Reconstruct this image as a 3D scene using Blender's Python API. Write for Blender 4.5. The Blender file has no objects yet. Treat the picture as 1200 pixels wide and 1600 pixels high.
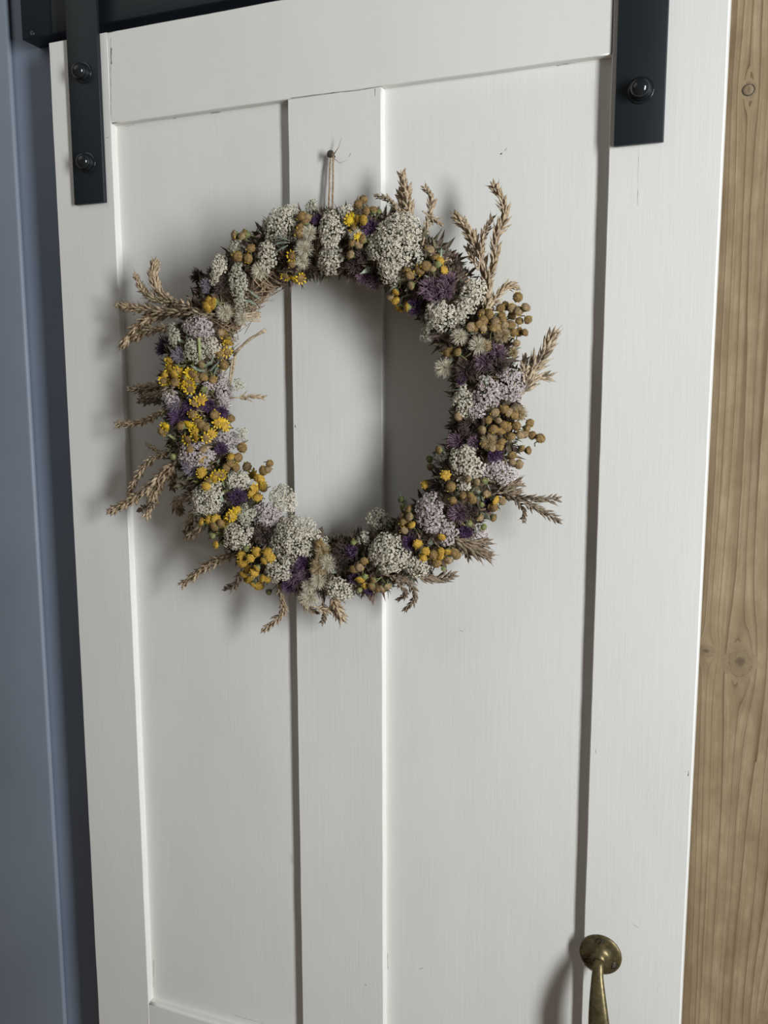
import bpy, bmesh, math, random
from mathutils import Vector, Matrix, noise

scene = bpy.context.scene
COL = scene.collection
random.seed(11)

# ------------------------------------------------------------------ camera
# axes: X right along the door, Y into the wall, Z up; door front face is Y = 0
cam_data = bpy.data.cameras.new('camera')
cam_data.sensor_fit = 'VERTICAL'
cam_data.sensor_height = 24.0
cam_data.lens = 1380.0 / 1600.0 * 24.0
cam_data.clip_start = 0.02
cam = bpy.data.objects.new('camera', cam_data)
COL.objects.link(cam)
cx_, cy_, cz_ = ((0.926969, 0.375132, -0.002045), (-0.050241, 0.129548, 0.990300), (0.371758, -0.917875, 0.138934))
cam.matrix_world = Matrix(((cx_[0], cy_[0], cz_[0], 0.79192), (cx_[1], cy_[1], cz_[1], -0.89034),
                           (cx_[2], cy_[2], cz_[2], 1.64789), (0, 0, 0, 1)))
scene.camera = cam

# ------------------------------------------------------------------ light
world = bpy.data.worlds.new('world')
scene.world = world
world.use_nodes = True
world.node_tree.nodes['Background'].inputs[0].default_value = (1.0, 0.975, 0.92, 1)
world.node_tree.nodes['Background'].inputs[1].default_value = 0.082

win = bpy.data.lights.new('window_daylight', 'AREA')
win.shape = 'RECTANGLE'
win.size, win.size_y = 0.32, 1.1
win.energy = 61
win.color = (0.95, 0.985, 1.0)
win_o = bpy.data.objects.new('window_daylight', win)
COL.objects.link(win_o)
win_o.location = (2.15, -1.15, 1.74)
win_o.rotation_euler = (math.radians(90), 0, math.radians(90))   # in the side wall, facing along the door

sky = bpy.data.lights.new('upper_left_fill', 'AREA')  # added soft fill lamp, lifts the upper left of door and wall
sky.shape = 'RECTANGLE'
sky.size, sky.size_y = 1.0, 0.8
sky.energy = 2.0
sky.color = (1.0, 0.99, 0.96)
fill_o = bpy.data.objects.new('upper_left_fill', sky)
COL.objects.link(fill_o)
fill_o.location = (-0.42, -0.82, 2.55)
fill_o.rotation_euler = (Vector((0.1, 0.0, 1.7)) - fill_o.location).to_track_quat('-Z', 'Z').to_euler()

scene.view_settings.view_transform = 'Standard'
scene.view_settings.look = 'None'
scene.view_settings.gamma = 1
scene.view_settings.use_curve_mapping = False
scene.view_settings.exposure = 0.0


# ------------------------------------------------------------------ materials
def lin(r, g, b):
    f = lambda c: (c / 255 / 12.92) if c / 255 <= 0.04045 else ((c / 255 + 0.055) / 1.055) ** 2.4
    return (f(r), f(g), f(b), 1)


class NT:
    def __init__(self, name):
        self.m = bpy.data.materials.new(name)
        self.m.use_nodes = True
        self.t = self.m.node_tree
        self.b = self.t.nodes['Principled BSDF']

    def n(self, typ, **kw):
        nd = self.t.nodes.new(typ)
        for k, v in kw.items():
            if k.startswith('i_'):
                nd.inputs[int(k[2:]) if k[2:].isdigit() else k[2:].replace('_', ' ')].default_value = v
            else:
                setattr(nd, k, v)
        return nd

    def l(self, a, b):
        self.t.links.new(a, b)

    def math(self, op, a, b=None, c=None):
        nd = self.n('ShaderNodeMath', operation=op)
        for i, v in enumerate((a, b, c)):
            if v is None:
                continue
            if isinstance(v, (int, float)):
                nd.inputs[i].default_value = v
            else:
                self.l(v, nd.inputs[i])
        return nd.outputs[0]

    def mix(self, fac, a, b):
        nd = self.n('ShaderNodeMix', data_type='RGBA')
        for s, v in ((nd.inputs['Factor'], fac), (nd.inputs[6], a), (nd.inputs[7], b)):
            if isinstance(v, (int, float, tuple)):
                s.default_value = v
            else:
                self.l(v, s)
        return nd.outputs[2]

    def coords(self, scale=(1, 1, 1), loc=(0, 0, 0)):
        g = self.n('ShaderNodeNewGeometry')
        mp = self.n('ShaderNodeMapping')
        mp.inputs['Scale'].default_value = scale
        mp.inputs['Location'].default_value = loc
        self.l(g.outputs['Position'], mp.inputs['Vector'])
        return mp.outputs[0]

    def noise(self, vec, scale, detail=3, rough=0.55):
        nd = self.n('ShaderNodeTexNoise')
        nd.inputs['Scale'].default_value = scale
        nd.inputs['Detail'].default_value = detail
        nd.inputs['Roughness'].default_value = rough
        self.l(vec, nd.inputs['Vector'])
        return nd.outputs[0]

    def ramp(self, fac, stops):
        nd = self.n('ShaderNodeValToRGB')
        el = nd.color_ramp.elements
        while len(el) > len(stops):
            el.remove(el[-1])
        while len(el) < len(stops):
            el.new(0.5)
        for e, (p, c) in zip(el, stops):
            e.position = p
            e.color = c
        self.l(fac, nd.inputs[0])
        return nd.outputs[0]

    def bump(self, height, strength, dist):
        nd = self.n('ShaderNodeBump')
        nd.inputs['Strength'].default_value = strength
        nd.inputs['Distance'].default_value = dist
        self.l(height, nd.inputs['Height'])
        self.l(nd.outputs[0], self.b.inputs['Normal'])

    def base(self, v):
        if isinstance(v, tuple):
            self.b.inputs['Base Color'].default_value = v
        else:
            self.l(v, self.b.inputs['Base Color'])

    def rough(self, v):
        self.b.inputs['Roughness'].default_value = v


def speck_mat(name, c1, c2, scale=260, rough=0.75, trans=0.0):
    t = NT(name)
    nz = t.noise(t.coords(), scale, 2)
    t.base(t.ramp(nz, [(0.35, c1), (0.65, c2)]))
    t.rough(rough)
    if trans:
        t.b.inputs['Subsurface Weight'].default_value = trans
        t.b.inputs['Subsurface Radius'].default_value = (0.002, 0.002, 0.001)
        t.b.inputs['Subsurface Scale'].default_value = 0.5
    return t.m


def paint_mat(name, along, c=(0.80, 0.79, 0.765, 1)):
    """old brushed gloss paint, brush marks along the board"""
    t = NT(name)
    sc = (1, 1, 0.03) if along == 'z' else (0.03, 1, 1)
    v = t.coords(sc)
    fine = t.noise(v, 900, 3, 0.6)
    mid = t.noise(v, 210, 3, 0.5)
    big = t.noise(t.coords((1, 1, 0.4), (3.1, 0, 1.7)), 9, 3)
    dents = t.noise(t.coords((1, 1, 0.55), (7, 2, 1)), 70, 2)
    h = t.math('ADD', t.math('MULTIPLY', fine, 0.6), t.math('MULTIPLY', mid, 0.6))
    h = t.math('ADD', h, t.math('MULTIPLY', t.math('GREATER_THAN', dents, 0.74), 0.25))
    t.bump(h, 0.17, 0.0012)
    dk = (c[0] * 0.955, c[1] * 0.95, c[2] * 0.93, 1)
    t.base(t.ramp(t.math('ADD', t.math('MULTIPLY', big, 0.75), t.math('MULTIPLY', fine, 0.25)), [(0.38, dk), (0.62, c)]))
    t.rough(0.42)
    t.b.inputs['Specular IOR Level'].default_value = 0.35
    return t.m


M = {}
M['paint_z'] = paint_mat('white_paint_upright', 'z')
M['paint_x'] = paint_mat('white_paint_level', 'x')
M['crack'] = speck_mat('dark_paint_chip', lin(70, 62, 52), lin(105, 95, 82), 300, 0.9)
t = NT('black_metal')
t.base((0.013, 0.018, 0.022, 1))
t.b.inputs['Specular IOR Level'].default_value = 0.35
t.rough(0.45)
t.bump(t.noise(t.coords(), 1800, 2), 0.08, 0.0004)
M['black'] = t.m
t = NT('black_gloss_metal')
t.base((0.012, 0.014, 0.016, 1))
t.rough(0.16)
M['black_gloss'] = t.m
t = NT('dark_board')
t.base((0.009, 0.014, 0.021, 1))
t.b.inputs['Specular IOR Level'].default_value = 0.3
t.rough(0.5)
M['board'] = t.m


def wall_mat(name, c1, c2):
    t = NT(name)
    v = t.coords()
    t.base(t.ramp(t.noise(v, 5, 3), [(0.35, c1), (0.65, c2)]))
    t.bump(t.noise(t.coords((1, 1, 0.25)), 160, 3), 0.15, 0.001)
    t.rough(0.55)
    return t.m


M['wall'] = wall_mat('slate_blue_wall', lin(122, 134, 154), lin(130, 142, 161))
M['trim'] = wall_mat('slate_blue_trim', lin(122, 131, 144), lin(130, 139, 152))
t = NT('floor_boards')
t.base(t.ramp(t.noise(t.coords((1, 0.1, 1)), 30, 3), [(0.3, lin(120, 95, 70)), (0.7, lin(150, 122, 92))]))
M['floor'] = t.m


def wood_mat():
    """pine post: grain lines run up the post and bow around its knots"""
    t = NT('pine_post')
    g = t.n('ShaderNodeNewGeometry')
    sep = t.n('ShaderNodeSeparateXYZ')
    t.l(g.outputs['Position'], sep.inputs[0])
    x, z = sep.outputs[0], sep.outputs[2]
    warp = t.noise(t.coords((1, 1, 0.13), (2.0, 0, 0.4)), 6, 2)
    wob = t.math('SUBTRACT', t.noise(t.coords((1, 1, 0.25)), 60, 3), 0.5)
    psi = t.math('ADD', x, t.math('MULTIPLY', t.math('SUBTRACT', warp, 0.5), 0.032))
    psi = t.math('ADD', psi, t.math('MULTIPLY', wob, 0.0022))
    rough_n = t.math('SUBTRACT', t.noise(t.coords(), 150, 4, 0.65), 0.5)
    dark, inside, rfield = None, None, None
    for (kx, kz, a, el) in ((0.8015, 1.373, 0.0125, 1.35), (0.7815, 1.922, 0.0052, 1.6), (0.769, 1.381, 0.0095, 0.7), (0.862, 0.985, 0.020, 1.3)):
        dx = t.math('SUBTRACT', x, kx)
        dz0 = t.math('SUBTRACT', z, kz)
        dz = t.math('DIVIDE', dz0, el * 2.6)
        r2 = t.math('ADD', t.math('MULTIPLY', dx, dx), t.math('MULTIPLY', dz, dz))
        psi = t.math('SUBTRACT', psi, t.math('DIVIDE', t.math('MULTIPLY', dx, a * a * 0.9), t.math('ADD', r2, a * a * 0.3)))
        dzr = t.math('DIVIDE', dz0, el)
        rr = t.math('SQRT', t.math('ADD', t.math('MULTIPLY', dx, dx), t.math('MULTIPLY', dzr, dzr)))
        rr = t.math('ADD', rr, t.math('MULTIPLY', rough_n, a * 0.95))
        rn = t.math('DIVIDE', rr, a)
        ins = t.math('MULTIPLY', t.math('SUBTRACT', 1.25, rn), 2.5)
        ins = t.math('MINIMUM', t.math('MAXIMUM', ins, 0.0), 1.0)
        dk = t.math('MAXIMUM', t.math('SUBTRACT', 1.0, t.math('MULTIPLY', rn, 1.5)), 0.0)
        ring = t.math('MULTIPLY', rn, 0.018)
        dark = dk if dark is None else t.math('MAXIMUM', dark, dk)
        if inside is None:
            inside, rfield = ins, t.math('MULTIPLY', ring, ins)
        else:
            inside = t.math('MAXIMUM', inside, ins)
            rfield = t.math('ADD', rfield, t.math('MULTIPLY', ring, ins))
    psi = t.math('ADD', t.math('MULTIPLY', psi, t.math('SUBTRACT', 1.0, inside)), rfield)
    cmb = t.n('ShaderNodeCombineXYZ')
    t.l(psi, cmb.inputs[0])
    t.l(t.math('MULTIPLY', z, 0.010), cmb.inputs[2])
    # growth rings: thin dark late wood, wide pale early wood
    saw = t.math('FRACT', t.math('ADD', t.math('MULTIPLY', psi, 120.0), t.math('MULTIPLY', t.noise(cmb.outputs[0], 60, 2), 2.6)))
    line = t.math('ADD', t.math('MULTIPLY', t.math('POWER', saw, 9.0), 0.75), t.math('MULTIPLY', t.math('POWER', saw, 2.0), 0.28))
    streak = t.noise(cmb.outputs[0], 520, 3, 0.6)
    fib = t.noise(t.coords((1, 1, 0.05)), 1300, 3, 0.6)
    blot = t.noise(t.coords((1, 1, 0.5)), 55, 4, 0.6)
    c = t.ramp(t.math('ADD', t.math('MULTIPLY', streak, 0.45), t.math('MULTIPLY', blot, 0.55)),
               [(0.34, lin(134, 114, 86)), (0.52, lin(157, 138, 108)), (0.66, lin(176, 158, 128))])
    c = t.mix(t.math('MULTIPLY', line, 0.95), c, lin(98, 76, 50))
    c = t.mix(t.math('MULTIPLY', fib, 0.30), c, lin(112, 92, 66))
    c = t.mix(t.math('MULTIPLY', inside, 0.22), c, lin(104, 86, 62))
    c = t.mix(t.math('MULTIPLY', dark, 0.75), c, lin(74, 60, 44))
    t.base(c)
    t.bump(t.math('ADD', t.math('MULTIPLY', fib, 0.6), t.math('MULTIPLY', line, -0.5)), 0.25, 0.0008)
    t.rough(0.6)
    return t.m


M['pine'] = wood_mat()
t = NT('aged_brass')
nz = t.noise(t.coords(), 160, 4, 0.65)
t.base(t.ramp(nz, [(0.32, lin(84, 77, 55)), (0.55, lin(116, 104, 74)), (0.75, lin(138, 122, 88))]))
t.b.inputs['Metallic'].default_value = 0.72
t.rough(0.42)
t.bump(t.noise(t.coords(), 420, 3), 0.15, 0.0006)
M['brass'] = t.m
t = NT('steel_screw')
t.base(lin(165, 155, 150))
t.b.inputs['Metallic'].default_value = 1
t.rough(0.4)
M['screw'] = t.m
t = NT('rusty_nail')
t.base(t.ramp(t.noise(t.coords(), 900, 2), [(0.3, lin(60, 55, 48)), (0.7, lin(98, 90, 78))]))
t.b.inputs['Metallic'].default_value = 0.5
t.rough(0.55)
M['nail'] = t.m
M['twine'] = speck_mat('jute_twine', lin(128, 106, 84), lin(178, 154, 126), 500, 0.9)
M['core'] = speck_mat('wreath_core', lin(66, 56, 44), lin(104, 88, 68), 220, 0.95)
M['petal_W'] = speck_mat('yarrow_petal_white', lin(204, 194, 174), lin(244, 238, 224), 330, 0.7)
M['petal_P'] = speck_mat('yarrow_petal_pink', lin(178, 164, 166), lin(228, 216, 218), 330, 0.7)
M['petal_G'] = speck_mat('yarrow_petal_green', lin(178, 174, 154), lin(220, 216, 200), 330, 0.7)
M['eye_W'] = speck_mat('yarrow_eye', lin(138, 126, 100), lin(188, 178, 148), 500, 0.85)
M['eye_P'] = speck_mat('yarrow_eye_mauve', lin(118, 98, 96), lin(170, 150, 146), 500, 0.85)
M['eye_G'] = speck_mat('yarrow_eye_green', lin(108, 112, 82), lin(160, 162, 128), 500, 0.85)
M['stalk'] = speck_mat('dry_stalk', lin(116, 112, 88), lin(154, 148, 122), 240, 0.85)
M['disc_B'] = speck_mat('button_brown', lin(102, 80, 46), lin(148, 120, 74), 420, 0.9)
M['disc_B2'] = speck_mat('button_fawn', lin(116, 97, 68), lin(162, 138, 104), 420, 0.9)
M['disc_Y'] = speck_mat('button_gold', lin(152, 118, 40), lin(198, 160, 64), 420, 0.85)
M['petal_Y'] = speck_mat('ragwort_petal', lin(194, 158, 22), lin(228, 196, 48), 420, 0.6)
M['cup'] = speck_mat('green_cup', lin(84, 92, 52), lin(134, 136, 86), 300, 0.8)
M['fluff_F'] = speck_mat('seed_fluff', lin(200, 190, 166), lin(232, 224, 204), 420, 0.9)
M['fluff_T'] = speck_mat('seed_fluff_tan', lin(166, 144, 104), lin(208, 188, 150), 420, 0.9)
M['seed'] = speck_mat('seed_heart', lin(120, 96, 62), lin(160, 132, 92), 420, 0.9)
M['th_V'] = speck_mat('thistle_violet', lin(70, 46, 80), lin(118, 86, 124), 420, 0.8)
M['th_M'] = speck_mat('thistle_mauve', lin(104, 78, 94), lin(152, 124, 138), 420, 0.8)
M['th_D'] = speck_mat('thistle_brown', lin(66, 54, 50), lin(104, 88, 80), 420, 0.85)
M['th_L'] = speck_mat('thistle_grey', lin(122, 110, 124), lin(168, 156, 164), 420, 0.85)
M['bract'] = speck_mat('thistle_bract', lin(70, 62, 50), lin(112, 100, 82), 420, 0.85)
M['husk_t'] = speck_mat('husk_tan', lin(134, 114, 88), lin(192, 170, 140), 300, 0.75)
M['husk_p'] = speck_mat('husk_pale', lin(142, 124, 100), lin(200, 182, 154), 300, 0.75)
M['husk_d'] = speck_mat('husk_dark', lin(98, 84, 68), lin(146, 128, 106), 300, 0.8)
M['leaf'] = speck_mat('dry_leaf', lin(74, 72, 52), lin(112, 106, 80), 160, 0.85)
M['leaf2'] = speck_mat('dry_leaf_brown', lin(80, 65, 56), lin(122, 102, 90), 160, 0.85)
M['frond_fresh'] = speck_mat('fresh_green_stem', lin(138, 148, 92), lin(172, 178, 124), 200, 0.7)
M['frond'] = speck_mat('grey_green_frond', lin(120, 130, 112), lin(160, 168, 148), 200, 0.8)


# ------------------------------------------------------------------ helpers
class MB:
    """collects faces, then builds ONE mesh object"""

    def __init__(self):
        self.v, self.f, self.m, self.s = [], [], [], []

    def face(self, idx, mat=0, smooth=True):
        self.f.append(idx)
        self.m.append(mat)
        self.s.append(smooth)

    def add(self, pts):
        k = len(self.v)
        self.v.extend([tuple(p) for p in pts])
        return k

    def spike(self, a, b, r, mat=0, sides=3):
        d = b - a
        if d.length < 1e-7:
            return
        u, w = frame(d)
        k = self.add([a + u * (r * math.cos(2 * math.pi * i / sides)) + w * (r * math.sin(2 * math.pi * i / sides)) for i in range(sides)] + [b])
        for i in range(sides):
            self.face((k + i, k + (i + 1) % sides, k + sides), mat)

    def tube(self, pts, radii, mat=0, sides=6, cap=True):
        n = len(pts)
        base = None
        for i, p in enumerate(pts):
            d = pts[min(i + 1, n - 1)] - pts[max(i - 1, 0)]
            if i == 0:
                u, w = frame(d)
            else:
                dn = d.normalized()
                u = (u - dn * u.dot(dn)).normalized()
                w = dn.cross(u)
            r = radii[i] if hasattr(radii, '__len__') else radii
            k = self.add([p + u * (r * math.cos(2 * math.pi * j / sides)) + w * (r * math.sin(2 * math.pi * j / sides)) for j in range(sides)])
            if base is not None:
                for j in range(sides):
                    self.face((base + j, base + (j + 1) % sides, k + (j + 1) % sides, k + j), mat)
            elif cap:
                self.face(tuple(k + j for j in reversed(range(sides))), mat)
            base = k
        if cap:
            self.face(tuple(base + j for j in range(sides)), mat)

    def lathe(self, o, ax, prof, mat=0, sides=20, mats=None):
        """prof: list of (height along ax, radius)"""
        u, w = frame(ax)
        ax = ax.normalized()
        base = None
        for i, (h, r) in enumerate(prof):
            k = self.add([o + ax * h + u * (r * math.cos(2 * math.pi * j / sides)) + w * (r * math.sin(2 * math.pi * j / sides)) for j in range(sides)])
            if base is not None:
                for j in range(sides):
                    self.face((base + j, base + (j + 1) % sides, k + (j + 1) % sides, k + j), mats[i] if mats else mat)
            base = k
        self.face(tuple(base + j for j in range(sides)), mats[-1] if mats else mat)

    def husk(self, a, d, side, length, width, mat=0):
        """pointed grain husk, six sided"""
        d = d.normalized()
        u = (side - d * side.dot(d)).normalized()
        w = d.cross(u)
        rings = ((0.0, 0.25), (0.25, 0.95), (0.55, 0.85), (0.82, 0.4))
        base = None
        for t, r in rings:
            k = self.add([a + d * (length * t) + u * (width * r * math.cos(math.pi * j / 2.5)) + w * (width * 0.7 * r * math.sin(math.pi * j / 2.5)) for j in range(5)])
            if base is not None:
                for j in range(5):
                    self.face((base + j, base + (j + 1) % 5, k + (j + 1) % 5, k + j), mat)
            base = k
        tip = self.add([a + d * length])
        for j in range(5):
            self.face((base + j, base + (j + 1) % 5, tip), mat)

    def mesh(self, name, mats):
        me = bpy.data.meshes.new(name)
        me.from_pydata(self.v, [], self.f)
        for m in mats:
            me.materials.append(m)
        me.polygons.foreach_set('material_index', self.m)
        me.polygons.foreach_set('use_smooth', self.s)
        me.update()
        return me

    def build(self, name, mats, parent=None):
        return link(name, self.mesh(name, mats if isinstance(mats, (list, tuple)) else [mats]), parent)


def frame(d):
    d = d.normalized()
    a = Vector((0, 0, 1)) if abs(d.z) < 0.9 else Vector((1, 0, 0))
    u = d.cross(a).normalized()
    return u, d.cross(u)


def link(name, data, parent=None):
    o = bpy.data.objects.new(name, data)
    COL.objects.link(o)
    if parent is not None:
        o.parent = parent
        o.matrix_parent_inverse = PINV.get(parent.name, Matrix())
    return o


PINV = {}


def empty(name, loc, parent=None):
    o = bpy.data.objects.new(name, None)
    o.location = loc
    o.empty_display_size = 0.05
    COL.objects.link(o)
    PINV[o.name] = Matrix.Translation(Vector(loc)).inverted()
    if parent is not None:
        o.parent = parent
        o.matrix_parent_inverse = PINV.get(parent.name, Matrix())
    return o


def tag(o, label=None, cat=None, kind=None, group=None):
    for k, v in (('label', label), ('category', cat), ('kind', kind), ('group', group)):
        if v:
            o[k] = v
    return o


def rnd_unit():
    z = random.uniform(-1, 1)
    a = random.uniform(0, 2 * math.pi)
    s = math.sqrt(1 - z * z)
    return Vector((s * math.cos(a), s * math.sin(a), z))


def box_mesh(x0, x1, y0, y1, z0, z1, bev=0.0, seg=2):
    bm = bmesh.new()
    bmesh.ops.create_cube(bm, size=1)
    for v in bm.verts:
        v.co = Vector(((x0 + x1) / 2 + v.co.x * (x1 - x0), (y0 + y1) / 2 + v.co.y * (y1 - y0), (z0 + z1) / 2 + v.co.z * (z1 - z0)))
    if bev:
        bmesh.ops.bevel(bm, geom=bm.edges[:], offset=bev, segments=seg, profile=0.5, affect='EDGES')
    me = bpy.data.meshes.new('box')
    bm.to_mesh(me)
    bm.free()
    return me


def box(name, dims, mat, parent=None, bev=0.0, seg=2):
    me = box_mesh(*dims, bev=bev, seg=seg)
    me.materials.append(mat)
    if bev:
        for p in me.polygons:
            p.use_smooth = True
        me.set_sharp_from_angle(angle=math.radians(50))
    return link(name, me, parent)


def timber(name, x0, x1, z0, z1, y0, y1, mat, parent, bev=0.0012, jit=0.00035, along='z', bev_right=None, seed=0.0):
    """hand-worn board: rounded section swept along its length, edges wander a little"""
    mb = MB()
    L0, L1 = (z0, z1) if along == 'z' else (x0, x1)
    A0, A1 = (x0, x1) if along == 'z' else (z0, z1)
    n = max(2, int((L1 - L0) / 0.012))
    br = bev_right if bev_right else bev
    sec = [(0, 1, 0, 0), (0, 0, 0, bev), (0, 0, bev * 0.3, bev * 0.3), (0, 0, bev, 0),
           (1, 0, -br, 0), (1, 0, -br * 0.3, br * 0.3), (1, 0, 0, br), (1, 1, 0, 0)]
    base = None
    for i in range(n + 1):
        t = L0 + (L1 - L0) * i / n
        pts = []
        for j, (sa, sy, da, dy) in enumerate(sec):
            a = (A1 if sa else A0) + da
            y = (y1 if sy else y0) + dy
            if sy == 0:
                e = noise.noise(Vector((t * 55 + seed * 7, sa * 9.1 + seed, 0))) * 0.7 + noise.noise(Vector((t * 14 + seed, sa * 5.3 + 4, 2)))
                a += jit * e
                if j in (2, 5):
                    y += abs(noise.noise(Vector((t * 80, sa * 3 + seed, 7)))) * bev * 0.5
            pts.append((a, y, t) if along == 'z' else (t, y, a))
        k = mb.add(pts)
        if base is not None:
            m = len(sec)
            for j in range(m):
                f = (base + j, base + (j + 1) % m, k + (j + 1) % m, k + j)
                mb.face(f if along == 'z' else tuple(reversed(f)), 0, j in (1, 2, 4, 5))
        else:
            mb.face(tuple(k + j for j in (range(len(sec)) if along != 'z' else reversed(range(len(sec))))), 0, False)
        base = k
    mb.face(tuple(base + j for j in (range(len(sec)) if along == 'z' else reversed(range(len(sec))))), 0, False)
    return mb.build(name, mat, parent)


# ------------------------------------------------------------------ setting
floor = tag(box('floor', (-1.4, 2.4, -2.6, 0.05, -0.05, 0.0), M['floor']), 'brown boarded floor in front of the white door', 'floor', 'structure')
wall = tag(box('wall_back', (-1.4, 0.675, 0.042, 0.17, 0.0, 2.6), M['wall']), 'slate blue painted wall behind the white door', 'wall', 'structure')
trim = tag(box('trim_1', (-0.32, -0.0945, 0.034, 0.042, 0.0, 2.6), M['trim'], None, 0.0038, 4), 'slate blue lining board left of the white door', 'trim', 'structure')

post = empty('timber_post', (0.80, 0.10, 0.0))
tag(post, 'knotty pine timber post standing right of the white door', 'post')
box('post_body', (0.685, 0.945, 0.0425, 0.17, 0.0, 2.6), M['pine'], post, 0.002)
mb = MB()
mb.lathe(Vector((0.7815, 0.0422, 1.922)), Vector((0, -1, 0)), [(0, 0.0046), (0.0003, 0.0046), (0.0005, 0.0043)], 0, 20)
mb.build('wood_plug', [M['pine']], post)
mb = MB()
ring = [Vector((0.7815 + 0.0049 * math.cos(a), 0.0418, 1.922 + 0.0049 * math.sin(a))) for a in [2 * math.pi * i / 28 for i in range(29)]]
mb.tube(ring, 0.00055, 0, 5)
mb.build('plug_ring', [M['crack']], post)

track = empty('sliding_door_track', (0.3, 0.03, 2.1))
tag(track, 'black sliding door track board above the white door', 'track')
box('header_board', (-0.051, 0.95, 0.012, 0.0418, 2.071, 2.26), M['board'], track, 0.0015)
box('rail', (-0.001, 0.95, 0.0085, 0.0125, 2.0705, 2.112), M['black'], track, 0.0008)
mb = MB()
mb.lathe(Vector((-0.0345, 0.0125, 2.0765)), Vector((0, -1, 0)), [(0, 0.0038), (0.0012, 0.0036), (0.0022, 0.0024), (0.0016, 0.0012)], 0, 16)
mb.build('screw', [M['black_gloss']], track)

# ------------------------------------------------------------------ door
door = empty('door_1', (0.38, 0.02, 0.02))
tag(door, 'white painted panelled sliding door carrying the flower wreath', 'door', 'structure')
DY = 0.034
timber('stile', 0.0, 0.0868, 0.02, 2.0565, 0, DY, M['paint_z'], door, seed=1)
timber('stile', 0.6612, 0.7628, 0.02, 2.0565, 0, DY, M['paint_z'], door, seed=2, bev_right=0.0016)
timber('stile', 0.3198, 0.4292, 0.8268, 1.9553, 0.0004, DY, M['paint_z'], door, seed=3)
timber('rail', 0.0872, 0.6608, 1.9558, 2.0568, 0.0003, DY, M['paint_x'], door, along='x', seed=4)
timber('rail', 0.0872, 0.6608, 0.62, 0.8263, 0.0003, DY, M['paint_x'], door, along='x', seed=5, bev=0.002, bev_right=0.003)
timber('panel', 0.082, 0.326, 0.821, 1.962, 0.0100, 0.024, M['paint_z'], door, seed=6)
timber('panel', 0.424, 0.666, 0.821, 1.962, 0.0100, 0.024, M['paint_z'], door, seed=7)
timber('panel', 0.082, 0.666, 0.20, 0.626, 0.0100, 0.024, M['paint_z'], door, seed=8)
timber('rail', 0.0872, 0.6608, 0.02, 0.206, 0.0003, DY, M['paint_x'], door, along='x', seed=9)


def chips(name, strokes, y):
    """worn-through paint and hairline cracks, shallow slivers sunk in the face"""
    mb = MB()
    for pts, w in strokes:
        P = [Vector((x, y, z)) for x, z in pts]
        Q = [P[0]]
        for a, b in zip(P, P[1:]):
            n = max(1, int((b - a).length / 0.004))
            for i in range(1, n + 1):
                p = a.lerp(b, i / n)
                Q.append(p + Vector((random.uniform(-1, 1), 0, random.uniform(-1, 1))) * w * 0.5)
        mb.tube(Q, [w * random.uniform(0.25, 1.0) for _ in Q], 0, 4)
    return mb.build(name, [M['crack']], door)


chips('paint_chip', [
    ([(0.6887, 1.8713), (0.6890, 1.8472), (0.6895, 1.8172)], 0.00025),
    ([(0.0917, 2.0387), (0.0908, 2.0214)], 0.00050),
    ([(0.0914, 2.0492), (0.0863, 1.9582)], 0.00018),
    ([(-0.0015, 1.9861), (0.0013, 1.9843)], 0.00070),
    ([(0.0051, 1.9817), (0.0099, 1.9665), (0.0117, 1.9502)], 0.00015),
    ([(0.7542, 1.2675), (0.7573, 1.2667), (0.7590, 1.2690), (0.7586, 1.2635)], 0.00060),
    ([(0.7192, 1.2452), (0.7219, 1.2422)], 0.00030),
    ([(0.7075, 1.0937), (0.7174, 1.0888)], 0.00030),
    ([(0.7173, 1.0910), (0.7256, 1.0764), (0.7331, 1.0493)], 0.00012),
    ([(0.7406, 1.0549), (0.7383, 1.0142)], 0.00015),
    ([(0.3232, 1.6069), (0.3239, 1.6040)], 0.00060),
    ([(0.3248, 1.9565), (0.3592, 1.9563), (0.4036, 1.9549), (0.4294, 1.9555)], 0.00025),
    ([(0.3734, 1.9559), (0.3764, 1.9559)], 0.00070),
    ([(0.4223, 1.9545), (0.4223, 1.9470)], 0.00020),
    ([(0.4060, 0.9399), (0.4069, 0.9377)], 0.00050),
    ([(0.0274, 1.1411), (0.0291, 1.1144), (0.0286, 1.0691), (0.0243, 1.0317)], 0.00020),
    ([(0.3921, 1.8897), (0.3943, 1.8928)], 0.00020),
    ([(0.3190, 1.0841), (0.3197, 1.0743)], 0.00040),
    ([(0.6669, 1.2773), (0.6677, 1.2732)], 0.00040),
    ([(0.7305, 1.1981), (0.7319, 1.1942)], 0.00020),
    ([(0.0779, 1.9405), (0.0826, 1.9414)], 0.00040)], 0.0001)
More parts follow.
